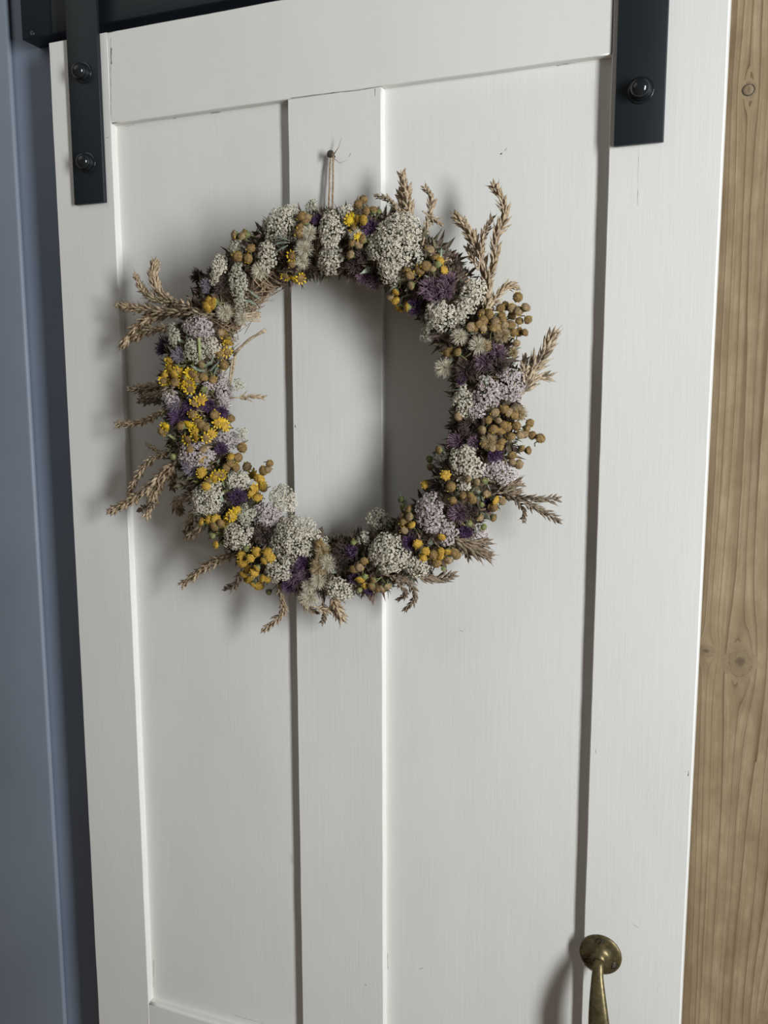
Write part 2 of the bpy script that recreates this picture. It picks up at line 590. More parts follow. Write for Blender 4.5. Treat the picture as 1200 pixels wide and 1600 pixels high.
chips('paint_chip', [
    ([(0.5537, 1.8791), (0.5556, 1.8802)], 0.00090),
    ([(0.5576, 1.8818), (0.5601, 1.8846)], 0.00040),
    ([(0.4250, 1.5423), (0.4273, 1.5366)], 0.00080),
    ([(0.4708, 0.9705), (0.4764, 0.9736)], 0.00040),
    ([(0.5878, 1.8837), (0.5943, 1.8771), (0.5989, 1.8706)], 0.00015),
    ([(0.6183, 1.2750), (0.6320, 1.2736), (0.6488, 1.2748)], 0.00015),
    ([(0.6074, 1.5934), (0.6121, 1.5870), (0.6161, 1.5825)], 0.00012),
    ([(0.5160, 1.3854), (0.5204, 1.3844)], 0.00030),
    ([(0.1894, 0.8384), (0.2090, 0.8385), (0.2263, 0.8370), (0.2587, 0.8382)], 0.00030),
    ([(0.4310, 0.9800), (0.4310, 0.9592)], 0.00040),
    ([(0.0900, 0.8831), (0.0880, 0.8410)], 0.00040),
    ([(0.0984, 1.9538), (0.1122, 1.9545)], 0.00030),
    ([(0.1590, 1.9551), (0.1704, 1.9552)], 0.00040),
    ([(0.2178, 1.9555), (0.2304, 1.9555)], 0.00050),
    ([(0.6081, 1.9553), (0.6264, 1.9558)], 0.00050)], 0.0101)


def strap(x0, z0, bolts, lab):
    e = empty('hanger_strap', (x0 + 0.0225, -0.003, z0), door)
    e['label'] = lab
    box('strap_plate', (x0, x0 + 0.0445, -0.0055, 0.0002, z0, 2.24), M['black'], e, 0.0007, 2)
    for bz in bolts:
        mb = MB()
        o = Vector((x0 + 0.0232, -0.0055, bz))
        ax = Vector((0, -1, 0))
        mb.lathe(o, ax, [(-0.001, 0.0118), (0.0015, 0.0118), (0.0019, 0.0112), (0.0019, 0.0096)], 0, 28)
        mb.lathe(o, ax, [(0.0015, 0.0098), (0.0045, 0.0098), (0.0055, 0.0092), (0.0062, 0.0088), (0.0068, 0.0090)] +
                 [(0.0080 + 0.0072 * math.sin(a), 0.0090 * math.cos(a)) for a in [math.pi / 2 * i / 8 for i in range(8)]] + [(0.01518, 0.0008)], 0, 28)
        mb.build('bolt', [M['black_gloss']], e)


strap(0.0318, 1.8672, (2.0145, 1.9135, 2.19), 'matt black hanger strap with two dome bolts by the header board end')
strap(0.6665, 1.8720, (1.9185, 2.19), 'matt black hanger strap with one dome bolt by the pine post')

# nail that carries the wreath
mb = MB()
mb.lathe(Vector((0.3750, 0.003, 1.8915)), Vector((0.0, -1, 0.06)), [(0, 0.0014), (0.0112, 0.0014), (0.0114, 0.0034), (0.0122, 0.0040), (0.0130, 0.0037), (0.0135, 0.0020)], 0, 16)
mb.build('nail', [M['nail']], door)

# brass pull handle
hd = empty('pull_handle', (0.6795, 0, 0.99), door)
hd['label'] = 'aged brass pull handle with a round screwed rose'
ROSE = Vector((0.6795, 0.0005, 1.0495))


def rose(o):
    mb = MB()
    mb.lathe(o, Vector((0, -1, 0)), [(0, 0.0222), (0.0016, 0.0222), (0.0024, 0.0216), (0.0032, 0.0190), (0.0040, 0.0150), (0.0052, 0.0105), (0.0075, 0.0078), (0.0105, 0.0064), (0.0130, 0.0058)], 0, 40)
    mb.build('rose', [M['brass']], hd)


rose(ROSE)
rose(ROSE - Vector((-0.0176, 0, 0.165)))
for k, (dx, dz, rot) in enumerate(((-0.0010, 0.0145, 0.8), (-0.0135, -0.0068, 0.6), (0.0128, -0.0072, 1.5))):
    mb = MB()
    o = ROSE + Vector((dx, -0.0036, dz))
    mb.lathe(o, Vector((dx * 6, -1, dz * 6)), [(-0.001, 0.0044), (0.0002, 0.0044), (0.0004, 0.0040)], 0, 22)
    mb.tube([o + Vector((0.0045 * math.cos(a), -0.0001, 0.0045 * math.sin(a))) for a in [math.pi * i / 10 for i in range(21)]], 0.0004, 1, 4)
    d = Vector((math.cos(rot), 0, math.sin(rot))) * 0.0036
    mb.tube([o + Vector((0, -0.0005, 0)) - d, o + Vector((0, -0.0005, 0)) + d], 0.0006, 1, 4)
    mb.build('screw', [M['screw'] if k == 2 else M['brass'], M['board']], hd)
mb = MB()
path, ww, dd = [], [], []
for i in range(41):
    s = i / 40
    zz = 1.0495 - 0.165 * s
    out = 0.010 + 0.026 * (math.sin(math.pi * s) ** 0.75)
    path.append(Vector((0.6795 + 0.115 * max(0.0, 1.0495 - zz - 0.012), -out, zz)))
    wv = 0.0046 + 0.0074 * math.sin(math.pi * min(1, max(0, s))) ** 1.1
    ww.append(wv)
    dd.append(0.0044 + 0.0008 * math.sin(math.pi * s))
sides = 16
base = None
for i, p in enumerate(path):
    d = (path[min(i + 1, 40)] - path[max(i - 1, 0)]).normalized()
    nrm = Vector((1, 0, 0)).cross(d).normalized()
    k = mb.add([p + Vector((1, 0, 0)) * (ww[i] * math.copysign(abs(math.cos(a)) ** 0.7, math.cos(a))) + nrm * (dd[i] * math.copysign(abs(math.sin(a)) ** 0.7, math.sin(a))) for a in [2 * math.pi * j / sides for j in range(sides)]])
    if base is not None:
        for j in range(sides):
            mb.face((base + j, base + (j + 1) % sides, k + (j + 1) % sides, k + j))
    else:
        mb.face(tuple(k + j for j in reversed(range(sides))))
    base = k
mb.face(tuple(base + j for j in range(sides)))
mb.build('grip', [M['brass']], hd)

# ------------------------------------------------------------------ wreath
WC = Vector((0.385, -0.036, 1.627))
MR = 0.171
wreath = empty('dried_flower_wreath', WC)
tag(wreath, 'round wreath of dried yarrow, thistles, yellow flowers and grass hung on the white door', 'wreath')
ROOM = Vector((0.10, -1.0, 0.02)).normalized()


def ring_pt(a, r, phi):
    """a: angle round the ring, phi: angle round the tube (0 = to the room, pi/2 = outward)"""
    rad = Vector((math.cos(a), 0, math.sin(a)))
    return WC + rad * (MR + r * math.sin(phi)) + Vector((0, -r * math.cos(phi), 0))


# core: padded straw ring
mb = MB()
NA, NP = 120, 18
for i in range(NA):
    for j in range(NP):
        a, p = 2 * math.pi * i / NA, 2 * math.pi * j / NP
        r = 0.026 + 0.0026 * noise.noise(Vector((math.cos(a) * 9, math.sin(a) * 9, p * 1.5)))
        mb.add([ring_pt(a, r, p)])
for i in range(NA):
    for j in range(NP):
        q = lambda x, y: (x % NA) * NP + (y % NP)
        mb.face((q(i, j), q(i + 1, j), q(i + 1, j + 1), q(i, j + 1)))
mb.build('straw_ring', [M['core']], wreath)

# twine bound round and round the ring
mb = MB()
for i in range(150):
    a0 = 2 * math.pi * (i + random.uniform(-0.4, 0.4)) / 150
    sk = random.uniform(-0.22, 0.22)
    pts = []
    for j in range(15):
        p = 2 * math.pi * j / 14
        pts.append(ring_pt(a0 + sk * (j / 14 - 0.5) + random.uniform(-0.006, 0.006), 0.0280 + random.uniform(-0.0008, 0.0014), p))
    mb.tube(pts, 0.0009, 0, 5)
for i in range(190):                                   # loose fibres and straws, thickest along the inner edge at upper left
    a = random.gauss(2.35, 0.45) if i < 110 else random.uniform(0, 2 * math.pi)
    p = random.gauss(-1.2, 0.5)
    q0 = ring_pt(a, 0.028, p)
    q1 = ring_pt(a + random.uniform(-0.12, 0.12), 0.0305 + random.uniform(0, 0.003), p + random.uniform(-0.7, 0.7))
    q2 = ring_pt(a + random.uniform(-0.2, 0.2), 0.030 + random.uniform(0, 0.007), p + random.uniform(-1.0, 1.0))
    mb.tube([q0, q1, q2], [0.0007, 0.0006, 0.0003], 0, 4)
tag(mb.build('twine_binding', [M['twine']], wreath), kind='stuff')

# hanging loop
mb = MB()
top = Vector((0.3754, -0.0062, 1.8900))
for dx, ex in ((-0.0017, -0.004), (0.0017, 0.003)):
    pts = [top + Vector((dx * 0.4, 0, 0.003)), top + Vector((dx, 0, -0.002))]
    for s in range(1, 9):
        f = s / 8
        pts.append(top.lerp(Vector((0.3748 + ex * 0.2, -0.0105, 1.826)), f) + Vector((dx + random.uniform(-1, 1) * 0.0003, 0, 0)))
    mb.tube(pts, 0.0010, 0, 6)
mb.tube([top + Vector((0.0035 * math.cos(a) * 0.7, 0.0, 0.0022 + 0.0022 * math.sin(a))) for a in [math.pi * i / 8 for i in range(9)]], 0.001, 0, 5)
mb.tube([top + Vector((0.002, 0, 0.002)), top + Vector((0.008, -0.001, 0.008)), top + Vector((0.0125, -0.002, 0.018))], [0.0007, 0.0005, 0.0002], 0, 4)
mb.tube([top + Vector((0.001, 0, -0.001)), top + Vector((0.010, -0.003, -0.008)), top + Vector((0.020, -0.004, -0.006))], [0.0003, 0.0002, 0.0001], 0, 4)
for i in range(26):
    f = random.random()
    p = top.lerp(Vector((0.3748, -0.0105, 1.826)), f)
    mb.spike(p, p + Vector((random.uniform(-1, 1), random.uniform(-1, 0), random.uniform(-1, 1))) * 0.005, 0.00015)
mb.build('twine_loop', [M['twine']], wreath)

# dark dry foliage between the flowers
mb = MB()
for i in range(7500):
    a = random.uniform(0, 2 * math.pi)
    p = random.uniform(-1.9, 2.0)
    if 1.9 < a < 2.75 and p < -0.45:
        continue
    q0 = ring_pt(a, 0.027, p)
    n = (q0 - ring_pt(a, 0, 0)).normalized()
    d = (n * 0.8 + rnd_unit() * 0.9).normalized()
    L = random.uniform(0.006, 0.0135)
    w = random.uniform(0.0008, 0.0022)
    if i % 5 == 0:
        L, w = random.uniform(0.011, 0.020), random.uniform(0.0015, 0.0034)
    s = d.cross(rnd_unit()).normalized() * w
    k = mb.add([q0, q0 + d * L * 0.45 + s, q0 + d * L + n * 0.001, q0 + d * L * 0.45 - s, q0 + d * L * 0.45 + n * w * 0.6])
    mt = random.choice((0, 0, 1, 1, 2)) if random.random() < 0.6 else 1
    if 2.75 < a < 4.1 and random.random() < 0.35:
        mt = 3
    for f in ((0, 1, 4), (1, 2, 4), (2, 3, 4), (3, 0, 4)):
        mb.face(tuple(k + x for x in f), mt)
tag(mb.build('dry_foliage', [M['leaf'], M['leaf2'], M['frond'], M['cup']], wreath), kind='stuff')

YARROW = '''
W -359 -353 1868 -9 -88 47 238 196 -20
W -507 -392 1544 7 -98 -20 112 174 10
W -1099 -386 1448 -16 -96 21 101 187 15
G -887 -369 1646 -19 -92 35 93 107 0
G -872 -362 1264 25 -90 -36 92 284 3
W 205 -399 1736 1 -100 9 149 223 8
W 181 -326 1465 -7 -81 -58 156 142 0
W 322 -317 1930 10 -79 61 82 82 0
W 903 -385 1585 14 -96 25 314 288 -15
W 846 -375 1321 -19 -94 -30 144 118 0
W 1349 -390 885 -20 -97 -13 172 172 -30
W 1161 -218 732 -71 -54 -45 72 104 20
W 1623 -339 1034 45 -85 29 127 235 25
P 2005 -256 233 76 -64 9 164 177 0
P 1811 -387 150 27 -96 2 125 188 0
W 1584 -382 77 -31 -95 -1 114 158 10
P 1723 -401 -7 3 -100 0 88 88 0
W 1621 -400 -496 -4 -100 1 189 170 30
P 1906 -281 -596 68 -70 -21 209 101 12
W 1604 -399 -720 11 -99 -5 70 57 0
G 1348 -280 -451 -68 -70 23 71 64 0
P 1257 -390 -1013 -19 -97 15 161 232 0
P 1450 -371 -1171 30 -92 -24 116 84 0
P 1411 -349 -1285 36 -87 -33 65 52 0
W 818 -399 -1452 -5 -99 9 224 224 0
W 1094 -344 -1573 29 -86 -42 145 118 15
W 569 -80 -1157 -33 -65 68 151 116 25
G 493 -280 -1334 -25 -70 67 74 81 0
W 250 -363 -1864 6 -90 -42 185 151 20
W -291 -289 -1402 14 -72 68 322 308 0
W -543 -80 -991 36 -65 66 172 158 10
P -689 -180 -1162 46 -45 77 201 136 0
W -957 -400 -1377 5 -100 7 194 158 0
G -883 -314 -1161 38 -78 50 100 108 0
W -449 -394 -1728 -5 -98 -18 176 127 0
W -1319 -397 -1003 10 -99 8 211 189 -15
W -1072 -158 -806 73 -39 55 132 102 0
P -1260 -5 -353 96 -1 27 186 104 0
P -1468 -371 -519 36 -92 13 219 146 0
P -1298 -24 173 99 -6 -13 104 208 0
P -1364 -388 851 22 -97 -13 196 131 0
G -1440 -374 611 34 -93 -14 124 131 0
W -1270 -285 652 63 -71 -32 95 109 0
G -1687 -373 779 -34 -93 15 67 133 -10
G -1089 -80 243 74 -65 -16 66 66 0
G -1063 -80 -275 73 -65 19 66 73 0
G -36 -260 2016 -1 -65 76 77 70 0
P -1747 -399 106 -10 -99 1 89 89 0
P 1703 -115 -1220 78 -29 -56 92 52 10
P -1356 -225 243 81 -56 -15 73 88 0'''
BUTTONS = '''
B 2020 -80 1062 67 -65 35 50
B 2030 -80 934 69 -65 32 48
B 2099 -80 965 69 -65 32 52
B 2122 -80 851 70 -65 28 45
B 2039 -80 840 70 -65 29 47
B 2097 -80 730 71 -65 25 47
B 2031 -42 741 94 -9 34 46
B 1966 -80 963 68 -65 33 49
B 1888 -23 991 88 -6 46 49
B 1899 -197 889 81 -45 38 46
B 1947 2 903 91 0 42 50
B 1858 -301 830 67 -68 30 43
B 1767 -376 834 49 -84 23 49
B 1694 -411 761 31 -94 14 44
B 1770 -383 761 45 -87 19 51
B 1861 -362 760 59 -77 24 48
B 1814 -347 894 60 -74 30 50
B 1746 -356 909 52 -81 27 43
B 1935 -248 792 78 -55 32 48
B 1971 -143 797 88 -33 35 45
B 1881 -186 958 81 -42 41 47
B 1897 -392 -21 43 -90 0 44
B 1977 -354 10 60 -80 0 50
B 2062 -280 -48 78 -62 -2 44
B 2012 -313 -22 69 -72 -1 46
B 1839 -411 -96 30 -95 -2 43
B 1930 -388 -96 50 -87 -2 42
B 1968 -359 -134 59 -81 -4 45
B 2074 -268 -149 81 -59 -6 49
B 1893 -414 -177 42 -91 -4 48
B 1787 -431 -184 20 -98 -2 48
B 1998 -324 -160 67 -74 -5 47
B 1944 -363 -197 56 -83 -6 46
B 2122 86 -136 98 20 -6 46
B 2150 -147 -178 95 -31 -8 44
B 2127 -155 -229 94 -34 -10 49
B 2034 -308 -248 74 -67 -9 46
B 1958 -360 -298 59 -80 -9 42
B 1850 -395 -260 37 -93 -5 43
B 1803 -411 -323 28 -96 -5 42
B 1873 -381 -349 45 -89 -8 47
B 1930 -351 -337 57 -81 -10 51
B 2101 -210 -239 88 -46 -10 47
B 2188 -80 -244 75 -65 -8 45
B 2266 -80 -275 75 -65 -9 51
B 2105 -163 -370 92 -36 -16 47
B 2137 -14 -398 98 -3 -18 50
B 2039 -260 -429 80 -57 -17 51
B 2076 -137 -527 92 -30 -23 46
B 2034 -234 -495 83 -52 -20 44
B 1546 -399 -62 -38 -93 2 49
B 1668 -443 771 25 -96 12 51
B 1738 -419 795 39 -90 18 47
B 1757 -351 847 51 -82 25 47
B 1868 -332 821 65 -71 28 50
B 1876 -312 773 66 -70 27 46
B 1913 -209 840 80 -48 35 44
B 1963 -100 809 90 -23 37 52
B 2006 -161 729 88 -35 32 44
B 2031 -150 629 90 -34 28 43
B 2008 46 741 93 11 34 51
B 1542 -447 540 -16 -99 -6 46
B 1434 -398 543 -38 -91 -14 48
B 1326 -336 -390 -67 -72 20 47
B 1149 -80 -587 -67 -65 34 44
G 1141 -80 -506 -69 -65 31 41
Y 1424 -421 -628 -31 -94 14 50
Y 1167 -280 -743 -64 -65 41 46
B 1489 -453 -732 -10 -99 5 51
B 1505 -437 -869 6 -100 -3 42
B 1663 -458 -654 16 -99 -6 44
B 1741 -430 -680 32 -94 -13 43
G 1811 -398 -674 46 -87 -17 37
B 1609 -449 -812 18 -98 -9 45
B 1677 -432 -811 30 -94 -15 43
B 1688 -397 -853 37 -91 -19 46
B 1819 -374 -798 54 -80 -24 43
Y 1888 -283 -870 72 -61 -33 50
B 1937 -215 -883 81 -46 -37 46
G 1763 -334 -909 56 -77 -29 33
B 1865 -267 -938 73 -58 -37 52
Y 1391 -430 -1237 25 -94 -22 47
Y 1143 -434 -1319 5 -100 -6 51
Y 1230 -443 -1385 20 -95 -23 44
Y 1200 -397 -1449 25 -92 -31 52
Y 1374 -397 -1383 36 -86 -37 46
Y 1350 -346 -1441 42 -79 -44 47
Y 1426 -346 -1395 45 -77 -44 44
B 1487 -321 -1402 52 -69 -49 48
B 1500 -271 -1444 58 -59 -56 45
B 1425 -319 -1481 51 -68 -53 51
B 1304 -330 -1514 43 -75 -50 53
B 1294 -405 -1421 31 -89 -34 51
B 1832 -243 -937 73 -57 -37 43
B 1749 -323 -1042 61 -70 -36 45
G 1651 -354 -1102 51 -79 -34 33
G 1765 -259 -1142 70 -55 -45 36
B 1849 -199 -1053 78 -43 -45 43
G 1351 -239 -1589 55 -54 -64 33
G 846 -112 -930 -65 -24 72 37
G 894 -195 -987 -60 -46 66 34
B 1014 -342 -993 -46 -76 45 44
B 945 -328 -1074 -43 -76 49 48
B 1038 -385 -1061 -35 -86 36 49
Y 1078 -428 -1136 -22 -95 23 47
B 998 -425 -1193 -22 -94 26 45
B 980 -377 -1126 -33 -87 38 51
B 444 -429 -1628 -1 -100 5 47
B 513 -433 -1606 -2 -100 5 49
B 555 -415 -1537 -6 -98 17 44
G 407 -341 -1365 -18 -77 62 35
Y 525 -445 -1728 6 -98 -20 53
G 575 -443 -1693 6 -98 -16 39
B 655 -418 -1730 11 -95 -30 45
Y 568 -409 -1794 12 -92 -37 48
G 498 -402 -1848 12 -89 -44 34
B 680 -361 -1826 19 -83 -52 53
B 727 -354 -1824 22 -81 -54 49
B 642 -427 -1792 14 -91 -39 47
B 782 -349 -1797 23 -81 -53 52
B 9 -333 -1408 0 -74 67 52
G -819 -423 -1501 0 -100 0 39
Y -889 -410 -1579 -12 -97 -21 50
Y -754 -453 -1597 -5 -99 -11 47
Y -685 -434 -1525 4 -100 8 58
Y -544 -458 -1512 7 -98 21 52
Y -585 -458 -1610 0 -100 -1 53
Y -517 -441 -1573 4 -99 12 56
Y -894 -388 -1671 -20 -90 -38 57
Y -844 -358 -1744 -23 -84 -48 58
Y -686 -439 -1699 -10 -96 -25 52
Y -735 -410 -1761 -17 -90 -40 52
Y -922 -331 -1809 -32 -72 -62 49
Y -1014 -80 -1921 -35 -65 -67 60
Y -858 -240 -1930 -35 -51 -78 51
Y -871 -80 -1983 -30 -65 -69 60
Y -592 -386 -1825 -15 -88 -45 48
Y -641 -403 -1816 -16 -88 -45 52
G -750 -80 -2046 -26 -65 -71 41
Y -1259 -445 -1209 -6 -100 -5 53
Y -1183 -435 -1206 3 -100 3 58
B -1195 -453 -1274 -6 -100 -6 57
B -1106 -463 -1233 8 -99 9 50
R -1002 -433 -1162 25 -93 28 57
R -972 -382 -1114 34 -86 39 54
R -1054 -416 -1219 15 -97 17 56
G -1378 -405 -1238 -25 -94 -22 41
Y -1243 -357 -1496 -35 -84 -42 49
G -1235 -428 -1386 -22 -95 -24 40
Y -841 -80 -774 56 -65 51 57
R -928 138 -852 70 29 65 50
Y -899 -107 -897 69 -24 69 55
Y -827 -148 -978 61 -33 72 54
B -906 134 -905 68 30 67 59
R -1366 -411 -717 33 -93 18 54
R -1230 -371 -760 49 -81 30 49
B -1294 -399 -795 37 -90 23 49
R -1195 -297 -731 62 -69 38 48
Y -1781 -418 365 -24 -97 5 51
Y -1649 -446 363 5 -100 -1 55
R -1543 -442 317 29 -96 -6 54
R -1451 -413 362 45 -89 -11 53
R -1490 -414 271 42 -90 -8 54
R -1555 -430 225 30 -95 -4 51
R -1476 -412 201 47 -88 -6 57
B -1424 -347 317 57 -81 -13 54
B -1351 -346 332 66 -74 -16 49
R -1800 -421 295 -26 -97 4 58
G -1391 -293 193 72 -69 -10 43
R -1399 -327 85 68 -73 -4 57
R -1455 -370 54 57 -82 -2 59
B -1483 -376 -70 51 -86 2 55
B -1325 -182 -82 90 -43 6 55
B -1400 -327 -188 67 -74 9 60
B -1351 -319 -211 72 -68 11 50
R -1471 -363 -258 50 -86 9 50
R -1452 -367 -312 51 -85 11 57
R -1526 -424 -342 32 -95 7 54
B -1496 -419 -451 32 -94 10 48
R -1360 -311 -321 69 -71 16 60
R -1309 -274 -275 79 -59 17 55
R -1301 -166 -169 92 -39 12 59
R -1260 -86 -203 97 -20 16 56
R -1289 -127 -154 95 -29 11 53
B -1267 48 -128 99 11 10 54
R -1527 -385 -179 40 -91 5 56
R -1444 -343 -149 60 -80 6 55
R -1786 -444 -196 -19 -98 -2 57
B -1869 -399 -255 -40 -91 -5 53
B -1588 -446 -193 24 -97 3 53
G -1725 -418 -536 -22 -97 -7 45
Y -1390 -362 -546 48 -86 19 58
Y -1371 -399 -692 36 -92 18 52
Y -1149 -162 -539 85 -35 40 53
B -1126 -49 -554 89 -11 44 54
B -1132 -193 -607 80 -41 43 57
B -1162 -236 -652 74 -53 42 49
B -1105 -121 -660 83 -27 49 54
B -1096 96 -670 83 22 51 56
B -709 -80 -604 58 -65 49 53
B -728 -80 -667 56 -65 51 55
R -1004 62 -753 79 14 59 58
B -783 -80 -685 57 -65 50 53
Y -821 -80 -774 55 -65 52 52
Y -899 83 -881 70 18 69 61
R -893 -117 -884 69 -25 68 54
Y -897 -143 -938 65 -33 68 55
R -830 -136 -967 62 -30 72 54
R -1230 -335 -725 56 -76 33 53
R -1296 -378 -786 39 -89 24 51
R -1187 -288 -728 63 -67 39 56
Y -1294 -439 -843 30 -94 19 50
R -1226 -423 -1213 -2 -100 -2 56
B -1201 -436 -1281 -7 -99 -8 54
R -1135 -423 -1239 5 -100 5 50
R -994 -413 -1146 28 -91 32 54
R -1032 -441 -1176 21 -95 24 58
R -967 -367 -1104 36 -83 41 54
Y -1375 -422 -1237 -23 -95 -21 54
B -1049 -80 -438 70 -65 29 60
G -1247 -428 -1380 -22 -94 -25 37
B -1366 -366 -451 57 -80 19 59
R -1098 -279 763 66 -60 -46 54
R -1130 -183 701 77 -43 -47 57
R -1137 -194 599 80 -42 -42 57
B -1202 -235 581 76 -53 -37 52
B -1130 -321 795 58 -70 -41 49
B -1196 -171 463 87 -37 -34 54
R -1661 -425 429 -1 -100 0 58
R -1714 -437 429 -13 -99 3 50
R -1620 -427 394 10 -99 -2 58
R -1491 -393 368 39 -91 -10 57
R -1451 -408 359 45 -88 -11 49
R -1545 -422 308 30 -95 -6 57
R -1498 -403 257 42 -90 -7 58
R -1528 -407 214 38 -93 -5 56
R -1486 -378 214 48 -88 -7 58
B -1633 -460 274 12 -99 -2 55
B -1396 -340 334 61 -78 -15 52
B -1359 -357 461 58 -79 -20 49
R -1796 -433 292 -24 -97 4 52
B -1305 -232 300 83 -53 -19 52
G -1362 -321 197 71 -69 -10 38
B -1418 -321 76 67 -74 -4 50
R -1489 -360 -79 52 -85 3 53
B -816 -463 1544 -4 -100 7 57
B -705 -444 1524 3 -100 -6 51
Y -1150 -445 1077 21 -96 -20 53
Y -1182 -440 1111 14 -98 -13 55
R -1726 -417 498 -19 -98 6 59
G -1500 -385 283 42 -90 -8 41
B -893 -379 1773 -26 -81 52 54
B -774 -373 1778 -21 -85 48 55
B -788 -415 1754 -19 -89 42 54
Y -844 -419 1559 -7 -99 13 57
B -715 -421 1526 2 -100 -5 54
B -656 -465 1618 -3 -100 7 48
B -100 -404 1903 -2 -90 44 53
B -50 -391 1889 -1 -91 42 48
B -68 -400 1852 -1 -94 34 47
B -108 -419 1790 -1 -98 19 48
B -96 -458 1734 0 -100 6 53
R -210 -425 1523 5 -93 -37 52
B -228 -394 1453 8 -85 -51 47
R -348 -312 1342 18 -69 -70 46
R -273 -259 1319 16 -58 -80 55
R -205 -247 1324 13 -56 -82 49
Y -1176 -421 1081 19 -97 -18 52
Y -1126 -448 1103 20 -96 -20 58
Y -1207 -447 1054 18 -97 -15 59
B 493 -234 2048 20 -51 84 48
B 459 -284 1998 17 -64 75 53
R 445 -408 1863 10 -89 44 51
R 497 -403 1836 11 -90 42 46
R 432 -440 1823 8 -94 34 46
B 580 -375 1907 18 -80 58 45
B 650 -349 1918 22 -74 63 48
G 697 -334 1905 24 -72 65 33
R 468 -432 1750 6 -97 22 47
Y 569 -413 1818 13 -90 41 51
B 568 -444 1633 1 -100 4 51
B 470 -469 1600 -3 -100 -9 45
B 529 -448 1587 -3 -100 -8 51
B 437 -428 1499 -9 -94 -32 47
R 536 -464 1656 2 -100 6 46
B 1244 -395 1505 33 -85 40 47
B 1287 -370 1435 34 -86 38 51
B 1152 -423 1318 6 -100 7 51
B 1222 -438 1348 16 -97 18 51
B 1062 -458 1271 -8 -99 -9 47
B 1057 -409 1181 -19 -96 -22 45
B 1021 -419 1313 -7 -99 -9 49
Y 865 -320 1138 -40 -75 -52 45
Y 834 -241 1061 -51 -56 -65 48
Y 869 -228 986 -57 -50 -65 48
Y 983 -316 988 -50 -71 -50 44
B 1279 -418 1324 21 -95 21 44
Y 1392 -413 1307 32 -90 30 42
G 1327 -411 1357 29 -91 30 37
Y 1344 -385 1395 35 -86 37 43
B 779 -240 1100 -48 -55 -68 46'''
SEED_HEADS = '''
F 1551 -420 688 -3 -100 -1 88
F 1728 -404 602 27 -96 9 94
F 1374 -317 406 -63 -75 -19 109
T 1927 -250 700 76 -59 28 83
T 2014 -193 540 86 -46 23 57
T 1796 -379 602 41 -90 14 63
F -9 -420 1734 0 -100 6 89
F -76 -405 1593 1 -96 -27 103
F -132 -356 1478 5 -84 -53 89
F -608 -378 1398 18 -90 -40 98
F 504 -421 1665 2 -100 7 80
F -1058 -339 1005 43 -80 -41 101
F -941 -198 951 62 -47 -63 87
T 66 -357 -1484 -2 -85 53 96
T 55 -414 -1631 -1 -98 19 117
F 148 -406 -1592 -2 -96 26 102
F -113 -313 -1989 -4 -74 -67 127
F 32 -415 -1783 0 -98 -17 103
F -91 -396 -1851 -2 -94 -34 83
T 2082 -198 -33 88 -47 -1 89
T 1849 -389 -296 38 -92 -6 88'''
THISTLES = '''
V -2045 -80 689 -72 -65 24 124
L -1624 -381 566 -2 -100 1 88
V -1517 -328 36 51 -86 -1 103
V -1382 -196 20 86 -51 -1 81
V -1328 -27 -61 100 -7 5 82
V -1654 -378 -103 14 -99 1 118
L -1712 -381 50 -1 -100 0 103
V -1280 -150 -459 87 -39 31 81
V -1023 -232 -967 58 -61 54 109
D -1122 -355 -1097 26 -93 26 101
L -1534 -378 -647 11 -99 5 110
D -662 -320 -1351 24 -84 49 113
M -269 -373 -1767 -3 -98 -20 125
V -368 -308 -1900 -11 -81 -58 85
M -129 -378 -1755 -1 -99 -13 97
V -175 -373 -1622 2 -98 21 83
D 269 -334 -1501 -9 -88 48 122
V 382 -326 -1461 -13 -85 51 81
D 262 -368 -1590 -4 -97 25 95
V 438 -373 -1731 5 -98 -19 67
V 1045 -380 -1316 -5 -100 6 78
D 1062 -370 -1219 -16 -97 18 65
M 1536 -360 -1003 27 -94 -18 102
V 1582 -266 -1198 57 -70 -43 65
V 556 -299 -1866 18 -78 -59 54
M 1504 -339 -306 -45 -89 9 89
V 1880 -312 -428 56 -82 -13 82
M 1690 -382 -312 2 -100 0 69
V 1800 -221 -919 73 -58 -37 64
V 1596 -247 -1206 61 -65 -46 58
D 1298 -321 -759 -47 -84 27 90
M 1769 -364 443 29 -95 7 88
M 1888 -282 550 65 -74 19 88
D 1890 -306 425 58 -80 13 107
D 1597 -374 366 -18 -98 -4 107
V 1555 -359 295 -33 -94 -6 63
D 1648 -377 -166 -14 -99 1 101
M 1404 -350 1219 30 -92 26 102
M 1228 -380 1153 -5 -100 -5 103
M 1313 -381 1078 -2 -100 -2 96
V 1054 -275 989 -51 -72 -47 91
V 610 -352 1753 13 -92 36 93
D 532 -363 1502 -10 -95 -29 80
M 483 -221 1313 -28 -58 -76 81
M 580 -188 1250 -37 -49 -79 80
V 39 -342 1879 1 -90 44 62
D -1071 -379 1278 7 -99 -9 100
D -1566 -80 1426 -56 -65 51 89
L -1265 -370 1287 -17 -97 18 80
D 406 -297 1413 -17 -78 -60 74
M 1399 -372 1117 16 -98 13 83
D 1647 -317 -990 48 -83 -29 77
D -278 -313 1466 11 -82 -56 83'''
